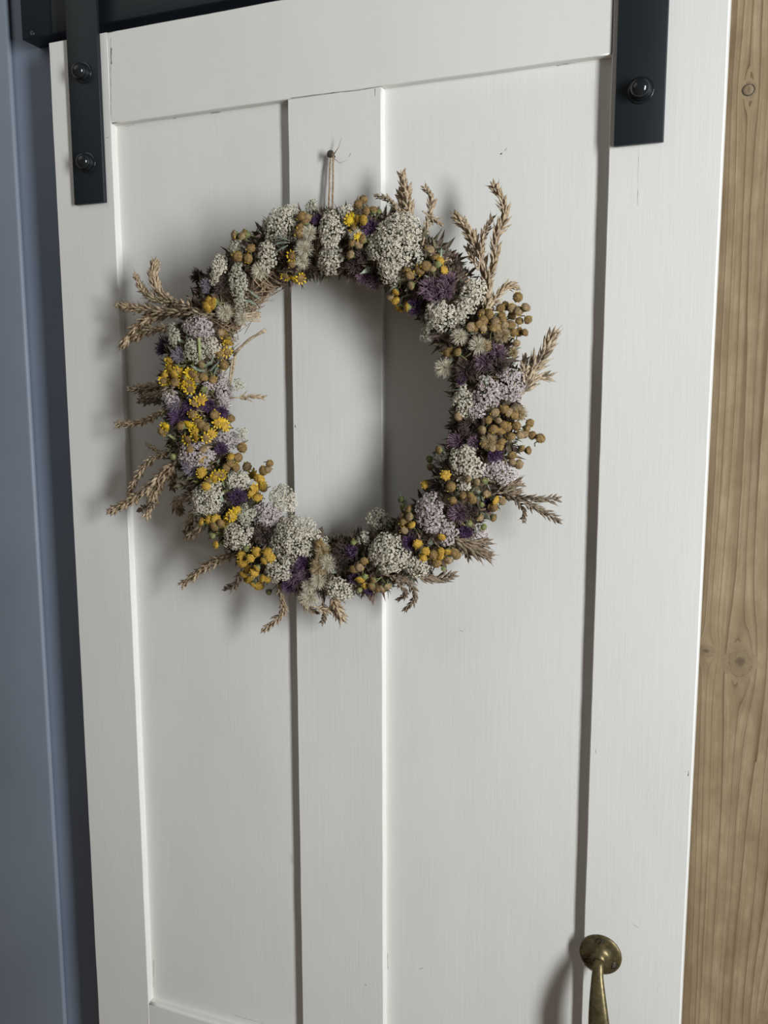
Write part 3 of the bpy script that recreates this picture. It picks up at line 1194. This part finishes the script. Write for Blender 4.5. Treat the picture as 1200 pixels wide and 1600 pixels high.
GRASSES = '''
t 54 950 -160 1894 879 -60 2105 786 40 2334
t 40 870 -160 1899 766 40 2176
t 34 816 -160 1940 695 -60 2064 495 40 2142
t 40 1117 -181 1686 1138 -93 1916 1127 -27 2061 1030 40 2179
t 33 1161 -160 1854 1226 40 1799
t 58 1755 -226 944 1732 -110 1158 1624 -60 1493 1504 -10 1724 1337 40 1900
t 39 1666 -160 1424 1667 -60 1640 1731 40 1848
t 39 1610 -160 1397 1478 40 1582
t 52 1707 -65 1164 1800 -120 1422 1799 -80 1628 1872 -40 1824 1828 0 1993 1727 40 2150
t 45 1770 -193 964 1854 -93 1113 1924 -27 1182 1990 40 1162
p 70 2118 -160 190 2180 -93 366 2285 -27 553 2358 40 741
p 51 2143 -160 215 2223 -60 305 2357 40 318
p 45 2115 -160 341 2078 40 510
d 46 1889 1 -852 2168 -60 -871 2449 40 -870
d 45 2166 -160 -897 2302 -60 -984 2454 40 -1091
d 32 2058 -160 -877 2119 -60 -987 2085 40 -1111
d 58 1884 -133 -799 2064 40 -708
d 58 1955 -160 -806 2047 40 -824
d 72 1478 -269 -1274 1609 -60 -1398 1763 40 -1490
d 65 1536 -197 -1302 1734 40 -1347
d 46 1516 -199 -1322 1541 40 -1519
d 54 1086 -185 -1704 1216 -60 -1746 1392 40 -1698
d 40 814 -317 -1699 961 -189 -1774 966 -27 -1972 826 40 -2139
d 34 858 -269 -1753 878 -60 -1924 738 40 -2035
t 63 103 -181 -2021 91 -60 -2156 104 40 -2337
d 36 -37 -160 -2109 -72 -60 -2243 -146 40 -2376
t 36 -291 -220 -1976 -298 -60 -2177 -192 40 -2264
t 50 -76 -160 -2148 -19 40 -2226
t 43 -531 -252 -1897 -560 -93 -2223 -706 -27 -2386 -913 40 -2543
d 45 -1067 -160 -1843 -1192 -60 -2006 -1410 40 -2091
t 52 -1135 -241 -1622 -1578 -60 -1820 -2001 40 -2102
p 59 -1545 -343 -970 -1952 -60 -1094 -1975 40 -1243
p 60 -1554 -160 -1319 -1711 -60 -1417 -1915 40 -1535
p 52 -1587 -255 -1162 -1785 -60 -1310 -1903 40 -1459
p 59 -1775 -353 223 -2221 -60 224 -2631 40 196
t 45 -1777 -354 161 -2462 40 114
d 46 -2058 -160 66 -2510 40 62
t 45 -1890 -314 -30 -2382 -60 -172 -2857 40 -219
t 46 -1988 -160 -519 -2280 -93 -620 -2521 -27 -828 -2714 40 -1049
t 31 -2050 -160 -535 -2425 40 -431
t 61 -1877 -237 -640 -2469 -60 -1027 -3000 40 -1273
t 60 -1834 -274 -650 -2173 -60 -880 -2467 40 -1315
p 46 -1918 -160 -714 -2070 40 -961
d 39 -2217 -160 -1117 -2574 40 -1236
t 59 -1517 -330 1074 -2011 -93 1237 -2179 -27 1461 -2194 40 1639
t 46 -1882 -160 1136 -2252 -60 1250 -2484 40 1498
t 58 -1377 -361 1000 -2216 -60 1086 -2745 40 1170
t 65 -1266 -348 998 -1874 -93 1057 -2362 -27 950 -2715 40 693
t 53 -1936 -160 880 -2271 -60 852 -2575 40 763
t 36 -1012 -160 112 -911 -60 118 -808 40 110
d 58 -1234 -336 984 -1462 -353 1030
d 45 -1442 -160 -1754 -1398 40 -1713'''


def rows(txt):
    for ln in txt.strip().splitlines():
        w = ln.split()
        yield w[0], [float(x) for x in w[1:]]


def pos(v):
    return WC + Vector(v) * 1e-4


# --- yarrow heads: flat-topped umbels of tiny florets
def floret(mb, c, n, r):
    u, w = frame(n)
    rot = random.uniform(0, 6.28)
    cup = random.uniform(0.05, 0.55)
    np_ = 5
    b = mb.add([c - n * r * 0.9 + u * r * 0.3 * math.cos(2.1 * i) + w * r * 0.3 * math.sin(2.1 * i) for i in range(3)] +
               [c + n * r * 0.1 + u * r * 0.48 * math.cos(2.1 * i) + w * r * 0.48 * math.sin(2.1 * i) for i in range(3)])
    for i in range(3):
        mb.face((b + i, b + (i + 1) % 3, b + 3 + (i + 1) % 3, b + 3 + i), 2)
    for i in range(np_):
        a = rot + 2 * math.pi * i / np_ + random.uniform(-0.15, 0.15)
        d = u * math.cos(a) + w * math.sin(a)
        s = u * -math.sin(a) + w * math.cos(a)
        L = r * random.uniform(0.85, 1.15)
        h = n * (L * cup)
        k = mb.add([c + d * r * 0.28 + n * r * 0.05, c + d * L * 0.75 + s * r * 0.42 + h * 0.8, c + d * L + h * 0.85 + n * r * random.uniform(-0.15, 0.15),
                    c + d * L * 0.75 - s * r * 0.42 + h * 0.8])
        mb.face((k, k + 1, k + 2), 0)
        mb.face((k, k + 2, k + 3), 0)
    e = mb.add([c + d_ for d_ in [u * r * 0.42 * math.cos(1.2566 * i) + w * r * 0.42 * math.sin(1.2566 * i) + n * r * 0.08 for i in range(5)]] + [c + n * r * 0.42])
    for i in range(5):
        mb.face((e + i, e + (i + 1) % 5, e + 5), 1)


for kind, v in rows(YARROW):
    c0, n0 = pos(v[0:3]), Vector(v[3:6]) * 0.01
    rx, ry, tilt = v[6] * 1e-4, v[7] * 1e-4, math.radians(v[8])
    n = (n0.normalized() * 0.42 + ROOM * 0.58).normalized()
    u = (Vector((1, 0, 0)) - n * n.x).normalized()
    w = -u.cross(n) if (-u.cross(n)).z > 0 else u.cross(n)
    u, w = u * math.cos(-tilt) + w * math.sin(-tilt), w * math.cos(-tilt) - u * math.sin(-tilt)
    rm = min(rx, ry)
    c0 = c0 + n * 0.002
    hgt = 0.55 * rm
    root = c0 - n * (0.016 + rm * 0.4)
    base = MB()
    base.tube([root, c0 - n * 0.010], [0.0014, 0.0012], 0, 6)
    fl = MB()
    # sub-umbels scattered over the ellipse, florets domed on each
    sub_r = 0.0042
    subs = []
    tries = 0
    sd_ = random.uniform(0, 50)
    while tries < 1500:
        tries += 1
        a, q = random.uniform(0, 6.283), math.sqrt(random.random())
        q *= 0.98 + 0.38 * noise.noise(Vector((1.3 * math.cos(a) + sd_, 1.3 * math.sin(a), sd_)))
        x, y = q * math.cos(a) * max(rx - 0.0025, 0.002), q * math.sin(a) * max(ry - 0.0025, 0.002)
        if all((x - s[0]) ** 2 + (y - s[1]) ** 2 > (sub_r * 1.22) ** 2 for s in subs):
            subs.append((x, y))
    for x, y in subs:
        q2 = (x / rx) ** 2 + (y / ry) ** 2
        h = hgt * (1 - q2) - 0.001 + random.uniform(-0.0016, 0.0016)
        sc = c0 + u * x + w * y + n * (h - hgt * 0.5)
        sn = (n + u * (x / rx) * 0.75 + w * (y / ry) * 0.75 + rnd_unit() * 0.22).normalized()
        base.tube([c0 - n * 0.011, sc - sn * 0.003], [0.0008, 0.0006], 0, 4)
        su, sw = frame(sn)
        fs = []
        for _ in range(110):
            a, q = random.uniform(0, 6.283), math.sqrt(random.random())
            fx, fy = q * math.cos(a) * sub_r, q * math.sin(a) * sub_r
            if all((fx - s[0]) ** 2 + (fy - s[1]) ** 2 > 0.00205 ** 2 for s in fs):
                fs.append((fx, fy))
        for fx, fy in fs:
            fq = (fx * fx + fy * fy) / sub_r ** 2
            fn = (sn + su * fx / sub_r * 0.7 + sw * fy / sub_r * 0.7 + rnd_unit() * 0.3).normalized()
            fc = sc + su * fx + sw * fy + sn * (0.0020 * (1 - fq) + random.uniform(-0.0005, 0.0005))
            floret(fl, fc, fn, random.uniform(0.0011, 0.0016))
            base.spike(sc - sn * 0.003, fc - fn * 0.001, 0.0004, 0)
    head = base.build('yarrow_head', [M['stalk']], wreath)
    head['label'] = {'W': 'cream yarrow head', 'P': 'pale pink yarrow head', 'G': 'greenish white yarrow head'}[kind]
    f = fl.build('floret', [M['petal_' + kind], M['eye_' + kind], M['stalk']], head)
    f['kind'] = 'stuff'


# --- round button flowers and yellow ragwort flowers: a few meshes of each, shared by copies
def button_mesh(kind, seed):
    random.seed(seed)
    mb = MB()
    dm = {'B': ('disc_B', 'disc_B2', 'disc_B', 'disc_B', 'disc_B2', 'disc_B')[seed // 10 % 6], 'Y': 'disc_Y', 'G': 'cup', 'R': ('disc_Y', 'disc_B', 'disc_Y', 'petal_Y', 'disc_B', 'disc_Y')[seed // 10 % 6]}[kind]
    Z = Vector((0, 0, 1))
    # cup of green bracts and stem
    mb.lathe(Vector((0, 0, 0)), Z, [(-0.95, 0.18), (-0.75, 0.45), (-0.35, 0.78), (0.02, 0.86)], 2, 10)
    mb.tube([Vector((0, 0, -0.85)), Vector((random.uniform(-.3, .3), random.uniform(-.3, .3), -1.8)), Vector((random.uniform(-.6, .6), random.uniform(-.6, .6), -2.8))], 0.11, 2, 5)
    # domed disc covered in tiny knobs
    hgt = {'B': 0.62, 'Y': 0.5, 'G': 0.75, 'R': 0.3}[kind]
    rings = 4
    nd = 12
    base = mb.add([Vector((0, 0, hgt))])
    prev = None
    for i in range(1, rings + 1):
        th = math.pi / 2 * i / rings
        k = mb.add([Vector((0.93 * math.sin(th) * math.cos(2 * math.pi * (j + 0.5 * (i % 2)) / nd), 0.93 * math.sin(th) * math.sin(2 * math.pi * (j + 0.5 * (i % 2)) / nd), hgt * math.cos(th))) * random.uniform(0.93, 1.07) for j in range(nd)])
        for j in range(nd):
            if prev is None:
                mb.face((base, k + j, k + (j + 1) % nd), 0)
            else:
                mb.face((prev + j, k + j, k + (j + 1) % nd, prev + (j + 1) % nd), 0)
        prev = k
    knobs = 46 if kind != 'G' else 20
    for i in range(knobs):
        zz = 1 - (i + 0.5) / knobs
        th = math.acos(zz)
        a = i * 2.39996
        d = Vector((math.sin(th) * math.cos(a), math.sin(th) * math.sin(a), math.cos(th)))
        p = Vector((0.9 * d.x, 0.9 * d.y, hgt * d.z))
        mb.spike(p, p + d * random.uniform(0.13, 0.24) + rnd_unit() * 0.04, 0.10, 0, 4)
    # yellow ray petals: many on ragwort, a few leftover flecks on the rest
    npet = {'R': 10, 'Y': 7, 'B': 4, 'G': 4}[kind]
    for i in range(npet):
        a = 2 * math.pi * i / npet + random.uniform(-0.25, 0.25)
        if kind in 'BG':
            a = random.uniform(0, 6.28)
        d = Vector((math.cos(a), math.sin(a), 0))
        s = Vector((-math.sin(a), math.cos(a), 0))
        L = random.uniform(0.5, 0.85) if kind == 'R' else random.uniform(0.22, 0.4)
        wd = random.uniform(0.20, 0.28) if kind == 'R' else random.uniform(0.12, 0.2)
        up = random.uniform(0.1, 0.75)
        b0 = d * 0.78 + Z * 0.02
        k = mb.add([b0 + s * wd * 0.5, b0 - s * wd * 0.5, b0 + d * L * 0.5 - s * wd + Z * up * L * 0.5, b0 + d * L * 0.5 + s * wd + Z * up * L * 0.5,
                    b0 + d * L + Z * up * L + s * wd * 0.5, b0 + d * L + Z * up * L - s * wd * 0.5, b0 + d * L * 0.55 + Z * (up * L * 0.55 - 0.08)])
        for f in ((0, 1, 6), (1, 2, 6), (0, 6, 3), (2, 5, 6), (3, 6, 4), (4, 6, 5)):
            mb.face(tuple(k + x for x in f), 1)
    return mb.mesh('button_flower' if kind != 'R' else 'ragwort_flower', [M[dm], M['petal_Y'], M['cup']])


VAR = {k: [button_mesh(k, 10 * i + j) for i in range(6)] for j, k in enumerate('BYGR')}
random.seed(5)
for kind, v in rows(BUTTONS):
    c, n, r = pos(v[0:3]), Vector(v[3:6]) * 0.01, v[6] * 1e-4
    n = (n.normalized() * 0.55 + ROOM * 0.40 + rnd_unit() * 0.62).normalized()
    r *= random.uniform(0.85, 1.08)
    o = link('ragwort_flower' if kind == 'R' else 'button_flower', random.choice(VAR[kind]), wreath)
    rot = n.to_track_quat('Z', 'Y').to_matrix().to_4x4() @ Matrix.Rotation(random.uniform(0, 6.28), 4, 'Z')
    o.matrix_basis = Matrix.Translation(c) @ rot @ Matrix.Scale(r * (0.85 if kind == 'R' else 1.0), 4)

# --- fluffy seed heads
for kind, v in rows(SEED_HEADS):
    c, n, r = pos(v[0:3]), (Vector(v[3:6]) * 0.01 * 0.4 + ROOM * 0.6).normalized(), v[6] * 1e-4
    mb = MB()
    mb.lathe(c - n * r * 0.25, n, [(-r * 0.35, r * 0.1), (-r * 0.1, r * 0.24), (r * 0.15, r * 0.22), (r * 0.25, r * 0.1)], 1, 8)
    for i in range(420):
        d = rnd_unit()
        if d.dot(n) < -0.35:
            continue
        e = c + d * r * random.uniform(0.72, 1.08)
        m_ = c + d * r * 0.55 + rnd_unit() * r * 0.06
        mb.tube([c + d * r * 0.12, m_, e + rnd_unit() * r * 0.12], [0.00022, 0.0002, 0.00008], 0, 3, False)
    o = mb.build('seed_head', [M['fluff_' + kind], M['seed']], wreath)

# --- thistles: scaly bulb with a brush of fine florets
for kind, v in rows(THISTLES):
    c, n, r = pos(v[0:3]), (Vector(v[3:6]) * 0.01 * 0.6 + ROOM * 0.4 + rnd_unit() * 0.35).normalized(), v[6] * 1e-4
    root = c - n * r * 0.75
    mb = MB()
    mb.lathe(root, n, [(-r * 0.5, r * 0.15), (-r * 0.25, r * 0.42), (r * 0.1, r * 0.50), (r * 0.4, r * 0.40)], 0, 10)
    u, w = frame(n)
    for i in range(40):
        a, h = i * 2.4, random.uniform(-0.3, 0.35)
        d = u * math.cos(a) + w * math.sin(a)
        mb.spike(root + n * (h * r) + d * r * 0.42, root + n * ((h + 0.3) * r) + d * r * 0.68, r * 0.09, 0, 3)
    bulb = mb.build('thistle_head', [M['bract']], wreath)
    fb = MB()
    for i in range(170):
        a, q = random.uniform(0, 6.283), math.sqrt(random.random())
        d = (u * math.cos(a) + w * math.sin(a)) * q
        p0 = root + n * r * 0.35 + d * r * 0.32
        dr = (n * 0.75 + d * 1.0 + rnd_unit() * 0.25).normalized()
        L = r * random.uniform(0.75, 1.1)
        fb.tube([p0, p0 + dr * L * 0.6, p0 + dr * L + rnd_unit() * r * 0.16], [0.00036, 0.0004, 0.00014], 0, 3, False)
    f = fb.build('brush', [M['th_' + kind]], bulb)
    f['kind'] = 'stuff'


# --- grass ears: a bent stem with overlapping pointed husks
def smooth_path(P, n):
    out_ = []
    if len(P) == 2:
        return [P[0].lerp(P[1], i / n) for i in range(n + 1)]
    Q = [P[0] * 2 - P[1]] + P + [P[-1] * 2 - P[-2]]
    segs = len(P) - 1
    for i in range(n + 1):
        s = i / n * segs
        k = min(int(s), segs - 1)
        f = s - k
        a, b, c, d = Q[k:k + 4]
        out_.append(0.5 * ((2 * b) + (c - a) * f + (2 * a - 5 * b + 4 * c - d) * f * f + (3 * b - a - 3 * c + d) * f ** 3))
    return out_


for kind, v in rows(GRASSES):
    hw = v[0] * 1.22e-4
    P = [pos(v[1 + 3 * i:4 + 3 * i]) for i in range((len(v) - 1) // 3)]
    N = 36
    pts = smooth_path(P, N)
    L = sum((a - b).length for a, b in zip(pts, pts[1:]))
    d0 = (pts[1] - pts[0]).normalized()
    mb = MB()
    mb.tube([pts[0] - d0 * 0.012] + pts[:-1], [0.0009] + [0.0008 - 0.0005 * i / N for i in range(N)], 0, 5)
    stem = mb.build('grass_ear', [M['husk_' + kind]], wreath)
    hb = MB()
    cnt = max(14, int(L / 0.00100))
    ang = random.uniform(0, 6.28)
    for i in range(cnt):
        s = (i + random.random() * 0.6) / cnt
        k = min(int(s * N), N - 1)
        p = pts[k].lerp(pts[k + 1], s * N - k)
        d = (pts[min(k + 2, N)] - pts[max(k - 1, 0)]).normalized()
        u, w = frame(d)
        ang += 2.4
        sd = (u * math.cos(ang) + w * math.sin(ang))
        taper = (0.72 + 0.28 * math.sin(min(1, s * 1.6 + 0.15) * math.pi * 0.5)) * (1.0 if s < 0.6 else 1.0 - (s - 0.6) * 0.8)
        lump = 1.0 + 0.40 * math.sin(s * L / 0.0075 * 2)
        ln = hw * random.uniform(1.45, 2.0) * taper
        q = p + sd * hw * 0.22 * taper * lump
        hd_ = (d * 1.0 + sd * random.uniform(0.25, 0.66) * lump + rnd_unit() * 0.10)
        hb.husk(q - d * ln * 0.35, hd_, u, ln, hw * random.uniform(0.24, 0.34), 0 if random.random() < 0.8 else 1)
        if random.random() < 0.3:
            tip = q - d * ln * 0.35 + hd_.normalized() * ln * 0.9
            hb.spike(tip, tip + (hd_.normalized() + rnd_unit() * 0.2) * hw * 0.6, hw * 0.05, 0)
    f = hb.build('husk', [M['husk_' + kind], M['husk_p' if kind == 't' else 'husk_d']], stem)
    f['kind'] = 'stuff'


# --- feathery grey-green leaves tucked between the heads
for P in [
    [(-0.0228, -0.0430, 0.1671), (-0.0337, -0.0430, 0.1709), (-0.0455, -0.0428, 0.1704)],
    [(-0.0229, -0.0429, 0.1652), (-0.0337, -0.0431, 0.1659), (-0.0441, -0.0430, 0.1627)],
    [(-0.0253, -0.0426, 0.1629), (-0.0343, -0.0424, 0.1597), (-0.0420, -0.0418, 0.1552)],
    [(-0.0717, -0.0177, 0.1128), (-0.0740, -0.0268, 0.1173), (-0.0768, -0.0324, 0.1215)],
    [(-0.0777, -0.0156, 0.1078), (-0.0802, -0.0244, 0.1112), (-0.0844, -0.0291, 0.1122)],
    [(-0.1305, -0.0282, 0.0497), (-0.1352, -0.0312, 0.0449), (-0.1409, -0.0351, 0.0421)],
    [(-0.1219, -0.0161, 0.0534), (-0.1281, -0.0222, 0.0450), (-0.1323, -0.0260, 0.0395)],
    [(-0.1253, -0.0175, 0.0465), (-0.1291, -0.0208, 0.0395), (-0.1310, -0.0208, 0.0326)],
    [(-0.1475, -0.0396, 0.0462), (-0.1421, -0.0357, 0.0408), (-0.1360, -0.0303, 0.0394)],
    [(-0.1269, -0.0272, 0.0565), (-0.1296, -0.0271, 0.0497), (-0.1352, -0.0312, 0.0449)],
    [(0.0981, -0.0258, -0.0970), (0.0870, -0.0110, -0.0940), (0.0827, -0.0110, -0.0876)],
    [(0.1721, -0.0392, -0.0762), (0.1758, -0.0362, -0.0808), (0.1776, -0.0329, -0.0873)],
    [(0.1310, -0.0234, -0.0381), (0.1228, -0.0110, -0.0416), (0.1187, -0.0110, -0.0443)],
    [(0.0129, -0.0431, 0.1722), (0.0173, -0.0419, 0.1800), (0.0133, -0.0391, 0.1881)]]:
    P = [WC + Vector(p) for p in P]
    mb = MB()
    pts = smooth_path(P, 14)
    mb.tube(pts, 0.0005, 0, 4)
    for i in range(2, 14):
        d = (pts[min(i + 1, 14)] - pts[i - 1]).normalized()
        for sgn in (-1, 1):
            sd = (d.cross(ROOM) * sgn).normalized()
            L = 0.0075 * (1 - i / 18) * random.uniform(0.8, 1.2)
            mb.spike(pts[i], pts[i] + (d * 0.9 + sd * 0.7 + rnd_unit() * 0.25).normalized() * L, 0.00055, 0, 3)
    mb.build('feathery_leaf', [M['frond']], wreath)

# --- cut straw ends and stems showing along the inner edge
for P in [
    [(-0.0982, -0.0169, 0.0952), (-0.0828, 0.0014, 0.1014)],
    [(-0.0974, -0.0182, 0.0971), (-0.0857, 0.0022, 0.0989)],
    [(-0.0978, -0.0150, 0.0940), (-0.0870, 0.0071, 0.0979)],
    [(-0.0979, -0.0199, 0.0983), (-0.0832, -0.0048, 0.1023)],
    [(-0.0963, -0.0122, 0.0935), (-0.0791, -0.0040, 0.0928)],
    [(-0.1182, 0.0008, 0.0564), (-0.0954, -0.0040, 0.0736), (-0.0739, -0.0040, 0.0819)],
    [(-0.1174, -0.0029, 0.0590), (-0.0955, -0.0040, 0.0723), (-0.0754, -0.0040, 0.0840)],
    [(-0.1196, 0.0002, 0.0536), (-0.1267, 0.0053, 0.0328), (-0.1297, 0.0041, 0.0173)],
    [(-0.1180, 0.0032, 0.0564), (-0.1271, 0.0100, 0.0329), (-0.1305, 0.0078, 0.0116)],
    [(-0.1166, 0.0037, 0.0592), (-0.1250, 0.0096, 0.0399), (-0.1284, 0.0064, 0.0258)]]:
    P = [WC + Vector(p) for p in P]
    mb = MB()
    mb.tube(smooth_path(P, 8), 0.0012, 0, 6)
    mb.build('straw_stem', [M['husk_p']], wreath)
mb = MB()
mb.tube([WC + Vector((-0.1339, -0.0420, 0.0744)), WC + Vector((-0.1369, -0.0374, 0.0510))], 0.0016, 0, 8)
mb.build('green_stem', [M['frond_fresh']], wreath)
